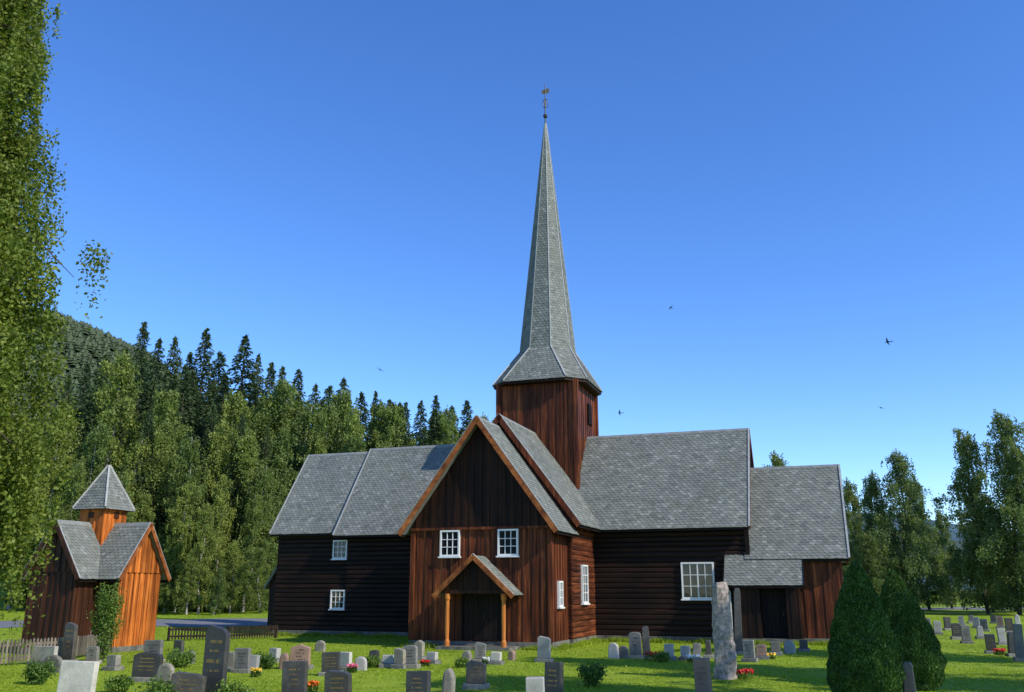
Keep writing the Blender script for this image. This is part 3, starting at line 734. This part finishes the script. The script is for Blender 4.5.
bil = [(121, 348, 80), (178, 384, 80), (238, 388, 84), (268, 392, 86), (292, 376, 86), (308, 400, 84), (340, 386, 86), (372, 396, 88), (402, 400, 88), (430, 408, 88), (456, 402, 90), (482, 412, 88), (328, 400, 82), (388, 400, 86), (357, 404, 82), (158, 408, 82),
       (100, 420, 76), (140, 434, 74), (164, 418, 76), (200, 432, 75), (226, 418, 77), (254, 426, 76), (282, 422, 78), (150, 490, 72), (186, 480, 72), (222, 470, 73), (252, 490, 73), (270, 460, 75), (80, 460, 74), (310, 430, 80), (350, 430, 80), (208, 500, 71), (120, 470, 72), (60, 400, 78), (35, 420, 78), (10, 380, 80), (171, 535, 71), (265, 545, 71), (236, 538, 70), (192, 556, 69), (146, 552, 70), (218, 566, 69)]
for px, ty, d in bil:
    lab = 'light green birch in the wooded edge behind the churchyard, left of the church'
    if px == 121: lab = 'tall pale green birch standing right of the big near birch, against the dark spruces'
    by_top(BI, 16, px, ty, d + random.uniform(-1.5, 1.5), 'birch_tree', lab, 'birch', 'birches along the forest edge', random.uniform(.75, 1.0) * (1.6 if ty > 530 else 1))
rl = [(990, 408, 78, 'tall full tree at right edge, tallest of the right hand trees'), (964, 426, 80, 'tall tree just left of the tallest tree at the right edge'), (1018, 446, 76, 'tree cut off by the right edge of the view'),
      (893, 448, 82, 'rounded tree behind the pair of clipped cone evergreens'), (868, 470, 84, 'lower tree beside the chancel gable on the right'), (914, 474, 90, 'tree in the gap between the two right hand groups, behind the lawn'),
      (940, 508, 94, 'small tree low in the gap of the right hand group'), (771, 449, 92, 'treetop peeping over the chancel roof ridge'), (850, 476, 88, 'small tree half hidden behind the chancel corner'), (1040, 425, 82, 'tree just past the right edge with foliage reaching into view'), (880, 505, 86, 'low leafy tree under the rounded tree at right'), (976, 480, 84, 'lower leafy tree in front of the tall pair at the right edge'), (905, 548, 92, 'low bushy tree left of the far road'), (1005, 530, 86, 'low bushy tree below the right edge trees'), (858, 530, 80, 'low bushy tree close beside the chancel gable wall')]
for px, ty, d, lab in rl: by_top(AS, 16, px, ty, d, 'leafy_tree', lab, 'tree', 'trees beyond the right side of the churchyard', .92 if ty < 509 else 1.6)
NB = birch(98, 23.0, 3.75, 3.6, 175, .055, 420, .8, 'birch_near', 'birch_bark', .5, 11, .26, pw=.6, rcs=.88, var=(.5, 1.12), sl=(.7, 2.6), sd=75, lobe=.2, nck=1.7)
nb_ = place(NB, (-15.2, 21.5, -.05), 1.0, 'birch_tree', 'big near weeping birch filling the left edge from ground to top', 'birch'); nb_.rotation_euler.z = 1.0
place(HI[0], (16.6, 10.6, 0), 1.0, 'leafy_tree', 'high crowned leafy tree outside the right side of the view, nearest to the camera', 'tree')
place(HI[0], (25.0, 14.5, 0), 1.05, 'leafy_tree', 'high crowned leafy tree outside the right side of the view, second from the camera', 'tree')
place(HI[0], (20.6, 18.2, 0), 1.0, 'leafy_tree', 'high crowned leafy tree outside the right side of the view, third from the camera', 'tree')
place(HI[0], (27.5, 22.5, 0), 1.1, 'leafy_tree', 'high crowned leafy tree outside the right side of the view, farthest from the camera', 'tree')
# clipped cones
def cone(seed, H, R, n=70000):
    rng = np.random.default_rng(seed); z = H * (1 - np.sqrt(rng.random(n)) * .999); az = rng.uniform(0, 2 * math.pi, n)
    def pr(t): return R * np.clip(1 - t ** 1.7, 0, 1) ** .85 * np.clip(.76 + t * 1.3, 0, 1)
    bumpy = 1 + .03 * np.sin(az * 5 + z * 4) + .03 * np.sin(az * 11 - z * 5) + .03 * np.sin(z * 17 + az * 3)
    r = pr(z / H) * bumpy * (1 - .16 * rng.random(n) ** 2) + .02
    C = np.stack([r * np.cos(az), r * np.sin(az), z + .05], -1)
    ax = np.stack([np.cos(az) * .5, np.sin(az) * .5, np.ones(n)], -1)
    cr = np_mesh('crown', leafquads(C, .034, rng, .4, ax, .55), 4, M['thuja_leaf'])
    m = MB(); lathe(m, [(float(pr(np.float64(t))) * .82, H * t + .04) for t in np.linspace(0, .99, 14)], 14); 
    return cr, m.mesh('inner_branches', M['core'], True)
for px, ty, yb, R_, tilt, lab, sd in ((869, 561, 706, .74, 0, 'clipped dark green cone evergreen, front left one of the pair', 5), (906, 570, 688, .78, -5, 'clipped dark green cone evergreen, rear right one of the pair', 6)):
    g = ground(px + (8 if tilt else 0), yb); H_ = at(px, ty, g.y).z
    e = empty('cone_evergreen', (g.x, g.y, -.02), 0); e.rotation_euler = (0, rad(tilt), 0); tag(e, lab, 'evergreen shrub', 'pair of clipped cone evergreens')
    cr, core = cone(sd, H_, R_); link('crown', cr, e); link('inner_branches', core, e)
def shrub(px, yb, wpx, hpx, label, seed, mat='shrub_leaf'):
    g = ground(px, yb); g.z = float(gz(g.x, g.y)); k = F / (g.y * cp - 2.2 * sp); R_ = wpx / k / 2; H_ = hpx / k; rng = np.random.default_rng(seed)
    e = empty('garden_shrub', (g.x, g.y, g.z)); tag(e, label, 'shrub', 'garden shrubs among the graves')
    m = MB(); CC = []; nb = 14 if wpx < 60 else 30
    for b in range(nb):
        az = b * 2.4; L = R_ * rng.uniform(.4, .95); zt_ = H_ * rng.uniform(.6, 1) * (1 - .35 * (L / R_) ** 2)
        p = [(0, 0, -.05), (math.cos(az) * L * .5, math.sin(az) * L * .5, zt_ * .6), (math.cos(az) * L, math.sin(az) * L, zt_)]
        m.tube(p, [.012, .009, .004], 4, False)
        n_ = 170 if hpx < 60 else 420; u = rng.random(n_) ** .6
        c = np.stack([np.interp(u, [0, .5, 1], [q[k2] for q in p]) for k2 in range(3)], -1) + rng.normal(0, .13 * R_ + .02, (n_, 3)); CC.append(c)
    m.build('stems', M['bark_dark'], e); C = np.concatenate(CC); C = C[C[:, 2] > .01]
    link('foliage', np_mesh('foliage', leafquads(C, .035 if g.y < 45 else .08, rng, .6), 4, M[mat]), e)
shrub(36, 684, 34, 22, 'low round green shrub at the lower left corner', 1)
shrub(180, 668, 30, 18, 'small green shrub right of the bell house front', 2)
shrub(165, 704, 52, 30, 'leafy shrub at the bottom edge left of the tall dark gravestone', 3)
shrub(262, 668, 26, 14, 'small green shrub between gravestones in front of the left wing', 4)
shrub(592, 690, 24, 26, 'sparse pale green shrub on the lawn in front of the church corner', 5)
shrub(232, 706, 40, 24, 'leafy shrub right of the tall dark gravestone at the bottom edge', 6)
shrub(102, 662, 34, 82, 'loose climbing shrub in the inner corner of the bell house', 7, 'shrub_leaf')
shrub(190, 617, 60, 16, 'bright bush on the grass bank across the road, left one', 8)
shrub(245, 616, 44, 14, 'bright bush on the grass bank across the road, near the left wing', 9)
shrub(372, 668, 14, 10, 'tiny green plant on a grave left of the transept corner', 10)
shrub(462, 668, 12, 9, 'tiny green plant on a grave before the porch', 11)
shrub(662, 662, 14, 9, 'tiny green plant on a grave below the large white window', 12)
shrub(118, 690, 24, 16, 'small leafy shrub before the wide dark lettered gravestone', 13)

# ------------------------------------------------------------------ GRAVES
def headstone(px, yt, yb, wpx, kind, mat, label, rz=None):
    g = ground(px, yb); g.z = float(gz(g.x, g.y)); top = at(px, yt, g.y); H_ = max(.25, top.z - g.z)
    k = F / (g.y * cp - 1.5 * sp); W_ = wpx / k; T_ = .14 if W_ > .35 else .2
    rr = random.Random(px * 7 + yt); rz = TH + rad(rr.uniform(-14, 14)) if rz is None else rz
    e = empty('gravestone', (g.x, g.y, g.z), rz); e.rotation_euler = (rad(rr.uniform(-3, 3)), rad(rr.uniform(-2.2, 2.2)), rz)
    tag(e, label, 'gravestone', 'gravestones in the churchyard')
    h = W_ / 2; pts = []
    if kind == 'arch':
        for t in np.linspace(0, math.pi, 9): pts.append((h * math.cos(t), H_ - W_ * .16 + W_ * .16 * math.sin(t)))
    elif kind == 'point': pts = [(h, H_ * .86), (0, H_), (-h, H_ * .86)]
    elif kind == 'slant': pts = [(h, H_ * .88), (h * .6, H_ * .95), (-h * .7, H_), (-h, H_ * .93)]
    elif kind == 'rough':
        for t in np.linspace(0, math.pi, 9): pts.append((h * math.cos(t) * rr.uniform(.85, 1.05), H_ * (.55 + .45 * math.sin(t) * rr.uniform(.9, 1.0))))
    elif kind == 'col': pts = [(h * .8, H_ * .93), (h * .5, H_), (-h * .5, H_), (-h * .8, H_ * .93)]
    else: pts = [(h, H_), (-h, H_)]
    lo = .12 if kind != 'rough' else -.05
    poly = [(-h, lo)] + [(h, lo)] + pts if kind != 'rough' else [(-h * .95, lo), (h * .95, lo)] + pts
    m = MB(); m.prism([(a, -T_ / 2, b) for a, b in poly], (0, T_, 0)); s = m.build('headstone', M[mat], e)
    bv = s.modifiers.new('bevel', 'BEVEL'); bv.width = .015 if kind != 'rough' else .05; bv.segments = 2; bv.limit_method = 'ANGLE'
    if kind != 'rough':
        m = MB(); m.box(-h - .07, h + .07, -T_ / 2 - .08, T_ / 2 + .08, -.15, .117); b = m.build('plinth', M['g_grey'] if mat != 'g_grey' else M['g_rough'], e)
        bv = b.modifiers.new('bevel', 'BEVEL'); bv.width = .015; bv.segments = 2
    if W_ > .3 and H_ > .45 and mat in ('g_dark', 'g_red', 'g_grey'):
        z = H_ * .8; y = -T_ / 2 - .004
        for ln in range(4):
            m = MB(); wl = W_ * rr.uniform(.35, .68); x = -wl / 2; hh = H_ * (.04 if ln % 2 == 0 else .025)
            while x < wl / 2:
                c = rr.uniform(.012, .03) * (W_ / .5); 
                if rr.random() > .15: m.box(x, x + c, y, y + .003, z - hh, z + hh * rr.uniform(-.1, .3))
                x += c + .012
            z -= H_ * .13
            if m.v: m.build('inscription', M['gold'] if mat == 'g_dark' else M['g_dark'], e)
            if z < .25: break
    return e
GR = [
 (72, 661, 716, 38, 'flat', 'g_light', 'pale grey rectangular gravestone cut off by the bottom edge at far left'),
 (68, 622, 662, 15, 'slant', 'g_dark', 'tall narrow dark gravestone in front of the bell house corner'),
 (43, 646, 664, 34, 'flat', 'g_light', 'low wide pale gravestone by the picket fence at far left'),
 (52, 654, 672, 26, 'rough', 'g_rough', 'rough stone just below the low wide pale gravestone at far left'),
 (84, 630, 652, 12, 'flat', 'g_light', 'pale small gravestone right of the tall narrow dark one'),
 (92, 646, 664, 12, 'arch', 'g_grey', 'small grey gravestone right of the pale small one by the bell house'),
 (113, 655, 670, 12, 'flat', 'g_grey', 'small grey flat gravestone left of the wide dark lettered one'),
 (146, 652, 680, 30, 'arch', 'g_dark', 'wide dark gravestone with lettering right in front of the bell house gable'),
 (152, 640, 664, 20, 'flat', 'g_grey', 'grey gravestone just behind the wide dark one by the bell house'),
 (178, 640, 656, 12, 'slant', 'g_dark', 'small dark gravestone behind the shrub right of the bell house'),
 (212, 625, 700, 26, 'slant', 'g_dark', 'tallest dark gravestone near the bottom left, slanted top'),
 (186, 672, 705, 34, 'slant', 'g_dark', 'dark gravestone partly behind the shrub left of the tallest dark stone'),
 (165, 662, 684, 20, 'rough', 'g_rough', 'rough low gravestone right of the wide dark lettered one'),
 (190, 650, 664, 12, 'rough', 'g_grey', 'small grey rough stone left of the tallest dark one'),
 (231, 652, 670, 11, 'flat', 'g_rough', 'weathered narrow stone right beside the tallest dark one'),
 (242, 648, 672, 16, 'flat', 'g_grey', 'grey square topped gravestone right of the tallest dark stone'),
 (252, 655, 672, 11, 'flat', 'g_light', 'small pale gravestone touching the grey square topped one'),
 (274, 648, 662, 10, 'flat', 'g_light', 'small pale gravestone in front of the left wing wall'),
 (284, 652, 668, 10, 'rough', 'g_red', 'small reddish rough stone left of the brownish peaked one'),
 (294, 661, 700, 25, 'flat', 'g_dark', 'dark square gravestone at the bottom below the left wing'),
 (300, 644, 668, 20, 'point', 'g_red', 'brownish gravestone with peaked top in front of the left wing'),
 (338, 670, 708, 27, 'slant', 'g_dark', 'dark slanted gravestone cut by the bottom edge below the transept corner'),
 (331, 652, 674, 18, 'flat', 'g_dark', 'dark gravestone behind the slanted one at the bottom'),
 (345, 652, 670, 14, 'flat', 'g_light', 'pale block gravestone beside the dark one behind the slanted stone'),
 (361, 656, 670, 13, 'rough', 'g_light', 'whitish small rough gravestone left of the transept corner'),
 (320, 640, 652, 12, 'rough', 'g_rough', 'small distant rough stone at the foot of the left wing wall'),
 (374, 650, 664, 9, 'arch', 'g_dark', 'small dark arched gravestone between the whitish rough and small pale ones'),
 (388, 655, 668, 11, 'flat', 'g_light', 'small pale gravestone left of the grey pair near the transept'),
 (400, 648, 669, 11, 'slant', 'g_rough', 'narrow slanted stone touching the grey arched one at its left'),
 (410, 645, 669, 15, 'arch', 'g_grey', 'grey arched gravestone in front of the transept left corner'),
 (419, 640, 660, 9, 'point', 'g_rough', 'narrow stone behind the grey arched one at the transept corner'),
 (418, 671, 706, 25, 'flat', 'g_dark', 'dark gravestone at the bottom edge below the transept left corner'),
 (432, 652, 664, 10, 'flat', 'g_light', 'small pale gravestone left of the porch'),
 (448, 667, 700, 13, 'rough', 'g_rough', 'narrow weathered stone at the bottom edge below the porch'),
 (476, 661, 690, 20, 'slant', 'g_dark', 'dark slanted gravestone below the porch door'),
 (480, 642, 662, 11, 'slant', 'g_grey', 'slim grey gravestone straight before the porch'),
 (496, 652, 664, 10, 'flat', 'g_light', 'low pale stone right of the slim grey one before the porch'),
 (467, 650, 662, 10, 'rough', 'g_rough', 'low rough stone left of the slim grey one before the porch'),
 (512, 650, 660, 8, 'rough', 'g_red', 'little reddish stone right of the porch step'),
 (544, 636, 662, 13, 'slant', 'g_light', 'tall pale gravestone right of the porch'),
 (536, 677, 712, 18, 'flat', 'g_light', 'white gravestone cut by the bottom edge right of the porch'),
 (554, 662, 702, 17, 'flat', 'g_dark', 'dark narrow gravestone at the bottom edge right of the white one'),
 (614, 642, 658, 12, 'rough', 'g_light', 'low pale rough stone by the log wall corner'),
 (624, 645, 658, 11, 'rough', 'g_rough', 'low grey boulder stone right of the pale one by the log wall'),
 (636, 632, 658, 12, 'arch', 'g_grey', 'grey upright gravestone before the right wing'),
 (647, 626, 658, 8, 'col', 'g_dark', 'slim dark pillar gravestone before the right wing'),
 (670, 644, 660, 9, 'flat', 'g_light', 'small pale gravestone below the large white window'),
 (686, 646, 660, 9, 'flat', 'g_light', 'small white gravestone just left of the monolith group'),
 (697, 643, 660, 8, 'arch', 'g_grey', 'small grey gravestone between the white one and the monolith'),
 (709, 640, 658, 6, 'col', 'g_dark', 'thin dark little pillar stone left of the monolith'),
 (705, 658, 702, 15, 'flat', 'g_red', 'brownish narrow gravestone cut by the bottom edge left of the monolith'),
 (750, 640, 662, 11, 'flat', 'g_grey', 'grey gravestone immediately right of the monolith'),
 (762, 644, 660, 10, 'arch', 'g_red', 'reddish small gravestone second to the right of the monolith'),
 (776, 642, 656, 9, 'flat', 'g_rough', 'weathered small gravestone below the vestry door'),
 (790, 640, 654, 12, 'rough', 'g_light', 'low pale rough stone under the vestry corner'),
 (804, 640, 652, 8, 'flat', 'g_dark', 'small dark gravestone below the chancel wall'),
 (739, 588, 655, 8, 'col', 'g_dark', 'tall thin dark pillar stone directly behind the monolith'),
 (912, 662, 708, 12, 'col', 'g_dark', 'dark narrow stone in front of the right clipped evergreen'),
 (928, 618, 632, 7, 'arch', 'g_grey', 'small far grey gravestone first past the evergreens at right'),
 (938, 621, 635, 7, 'flat', 'g_light', 'small far pale gravestone second past the evergreens at right'),
 (948, 617, 630, 6, 'flat', 'g_dark', 'small far dark gravestone third past the evergreens at right'),
 (957, 623, 640, 8, 'arch', 'g_dark', 'small dark arched gravestone in the nearer right row'),
 (967, 625, 643, 8, 'arch', 'g_grey', 'grey arched gravestone in the nearer right row'),
 (962, 616, 626, 5, 'flat', 'g_light', 'tiny pale stone behind the dark arched one in the right rows'),
 (972, 615, 625, 5, 'col', 'g_grey', 'tiny grey pillar stone of the farthest right row'),
 (977, 617, 629, 6, 'flat', 'g_light', 'pale gravestone of the back right row below the tallest tree'),
 (981, 626, 640, 6, 'col', 'g_light', 'slim white stone in the middle of the right rows'),
 (985, 619, 631, 7, 'flat', 'g_grey', 'grey gravestone of the back right row below the tallest tree'),
 (992, 634, 652, 9, 'flat', 'g_dark', 'dark gravestone nearest of the right rows below the tallest tree'),
 (994, 615, 625, 5, 'flat', 'g_dark', 'tiny dark stone of the farthest right row'),
 (1001, 616, 629, 6, 'arch', 'g_red', 'reddish gravestone of the back right row near the edge'),
 (1003, 628, 644, 7, 'flat', 'g_light', 'pale gravestone between the nearest dark one and the slim dark pillar at right'),
 (1010, 618, 632, 7, 'flat', 'g_dark', 'dark small gravestone of the back right row near the edge'),
 (1013, 632, 655, 8, 'col', 'g_dark', 'slim dark pillar gravestone near the right edge'),
 (1018, 614, 625, 5, 'rough', 'g_light', 'tiny pale stone of the farthest right row at the edge'),
 (1021, 624, 662, 8, 'flat', 'g_grey', 'grey tall gravestone cut by the right edge'),
]
for a in GR: headstone(*a)
# monolith
g = ground(726, 680); H_ = at(726, 583, g.y).z
m = MB(); rr = random.Random(4); n_ = 12; NR = 22
ph = [rr.uniform(-.10, .10) for _ in range(n_ * (NR + 1))]
for i in range(NR + 1):
    t = i / NR; z = -.2 + (H_ + .2) * t; r = (.25 * (1 - .1 * t) + .07 * (1 - t) ** 3) * (1 if i < NR else .78)
    for k in range(n_):
        a = 2 * math.pi * k / n_; q = r * (1 + .07 * math.sin(a * 2 + t * 5) + .05 * math.sin(a * 5 - t * 14) + ph[i * n_ + k])
        m.v.append((q * math.cos(a) + .02 * math.sin(t * 6), q * .8 * math.sin(a), z + (rr.uniform(-.04, .05) if i == NR else rr.uniform(-.02, .02))))
for i in range(NR):
    for k in range(n_): m.f.append((i * n_ + k, i * n_ + (k + 1) % n_, (i + 1) * n_ + (k + 1) % n_, (i + 1) * n_ + k))
m.f.append(tuple(NR * n_ + k for k in range(n_)))
o = m.build('stone_monolith', M['g_pink'], None, (g.x, g.y, 0)); tag(o, 'tall rough grey beige standing stone on the lawn before the right wing', 'standing stone')
def flowers(px, yb, wpx, mat, label, seed, hgt=.25):
    g = ground(px, yb); k = F / (g.y * cp); R_ = wpx / k / 2; rng = np.random.default_rng(seed)
    e = empty('flower_clump', (g.x, g.y, 0)); tag(e, label, 'flowers', 'flowers planted on the graves')
    n_ = 500; a = rng.uniform(0, 6.28, n_); r = R_ * np.sqrt(rng.random(n_)); C = np.stack([r * np.cos(a), r * np.sin(a) * .6, rng.random(n_) * hgt * .8], -1)
    link('foliage', np_mesh('foliage', leafquads(C, .03, rng, .5), 4, M['shrub_leaf']), e)
    n_ = 130; a = rng.uniform(0, 6.28, n_); r = R_ * np.sqrt(rng.random(n_)); C = np.stack([r * np.cos(a), r * np.sin(a) * .6, hgt * rng.uniform(.6, 1.05, n_)], -1)
    link('blossoms', np_mesh('blossoms', leafquads(C, .035, rng, .9), 4, M['f_' + mat]), e)
flowers(655, 660, 20, 'red', 'red flowers beside the slim dark pillar gravestone', 1)
flowers(743, 680, 22, 'red', 'red flowers at the right foot of the monolith', 2)
flowers(694, 662, 14, 'whitef', 'white flowers by the small white gravestone', 3, .2)
flowers(352, 672, 10, 'pinkf', 'pink flowers beside the whitish rough stone', 4, .2)
flowers(310, 694, 16, 'orange', 'orange flowers right of the dark square stone at the bottom', 5)
flowers(770, 660, 12, 'yellow', 'yellow flowers below the vestry door', 6, .2)
flowers(1000, 655, 12, 'red', 'red flowers by the nearest dark stone of the right rows', 7, .2)
flowers(486, 664, 8, 'whitef', 'white flowers before the porch', 8, .18)
flowers(425, 667, 10, 'red', 'small red flowers between the porch and the transept corner stones', 9, .18)
flowers(256, 676, 10, 'yellow', 'yellow flowers before the small pale stone below the left wing', 10, .18)
flowers(160, 672, 10, 'pinkf', 'pink flowers beside the rough low stone near the bell house', 11, .2)

# ------------------------------------------------------------------ FENCES
def fence(p0, p1, H_, mat, label, gap=.13, pw=.07, pointed=True):
    p0 = Vector(p0); p1 = Vector(p1); L = (p1 - p0).length; a = math.atan2(p1.y - p0.y, p1.x - p0.x)
    e = empty('picket_fence', (p0.x, p0.y, 0), a); tag(e, label, 'fence', 'picket fences by the bell house')
    m = MB(); x = 0
    while x < L:
        hh = H_ * random.uniform(.97, 1.02)
        m.prism([(x, -.03, .06), (x + pw, -.03, .06), (x + pw, -.03, hh - .05), (x + pw / 2, -.03, hh), (x, -.03, hh - .05)], (0, .02, 0)); x += gap
    m.build('pickets', M[mat], e)
    for z in (.15, H_ * .72):
        r = MB(); r.box(0, L, -.008, .03, z, z + .08); r.build('rail', M[mat], e)
    k = max(1, round(L / 2.4))
    for i in range(k + 1):
        r = MB(); x = L * i / k; r.box(x - .05, x + .05, .032, .13, -.2, H_ * .95); r.build('post', M[mat], e)
a = ground(-25, 668); b = ground(60, 661); fence(a, b, .75, 'grey_wood', 'weathered grey picket fence at the lower left by the birch')
a = ground(62, 660); b = ground(112, 652); fence(a, b, .7, 'grey_wood', 'short grey picket fence in front of the bell house shaded gable')
a = ground(168, 641); b = ground(222, 640); fence(a, b, .62, 'dark_fence', 'dark picket fence right of the bell house, left length beside the lawn')
a = ground(228, 640); b = ground(276, 638); fence(a, b, .62, 'dark_fence', 'dark picket fence ending at the left wing of the church')

# ------------------------------------------------------------------ BIRDS
def bird(px, py, d, rz, bank, label):
    p = at(px, py, d); m = MB()
    m.tube([(0, -.16, 0), (0, -.10, .005), (0, 0, .01), (0, .07, .012), (0, .11, .018), (0, .145, .01)], [.004, .018, .032, .026, .022, .004], 8)
    for s in (-1, 1):
        m.prism([(s * .015, .045, .015), (s * .12, .07, .05), (s * .30, -.03, .03), (s * .13, .0, .045), (s * .015, -.03, .012)], (0, 0, .006))
    m.prism([(-.012, -.12, 0), (.012, -.12, 0), (.05, -.24, 0), (0, -.18, 0), (-.05, -.24, 0)], (0, 0, .005))
    o = m.build('flying_bird', M['core']); o.location = p; o.rotation_euler = (0, bank, rz); tag(o, label, 'bird', 'small birds flying above the church')
bird(888, 342, 40, 1.0, .5, 'dark swallow flying highest at the right of the sky')
bird(881, 408, 52, 2.2, -.5, 'small dark bird flying lower right above the trees')
bird(380, 370, 55, .5, .4, 'tiny dark bird left of the spire above the forest')
bird(620, 413, 55, 1.4, .6, 'tiny dark bird just right of the tower above the roof')
bird(671, 308, 60, 2.0, .3, 'tiny dark bird in the sky right of the spire')
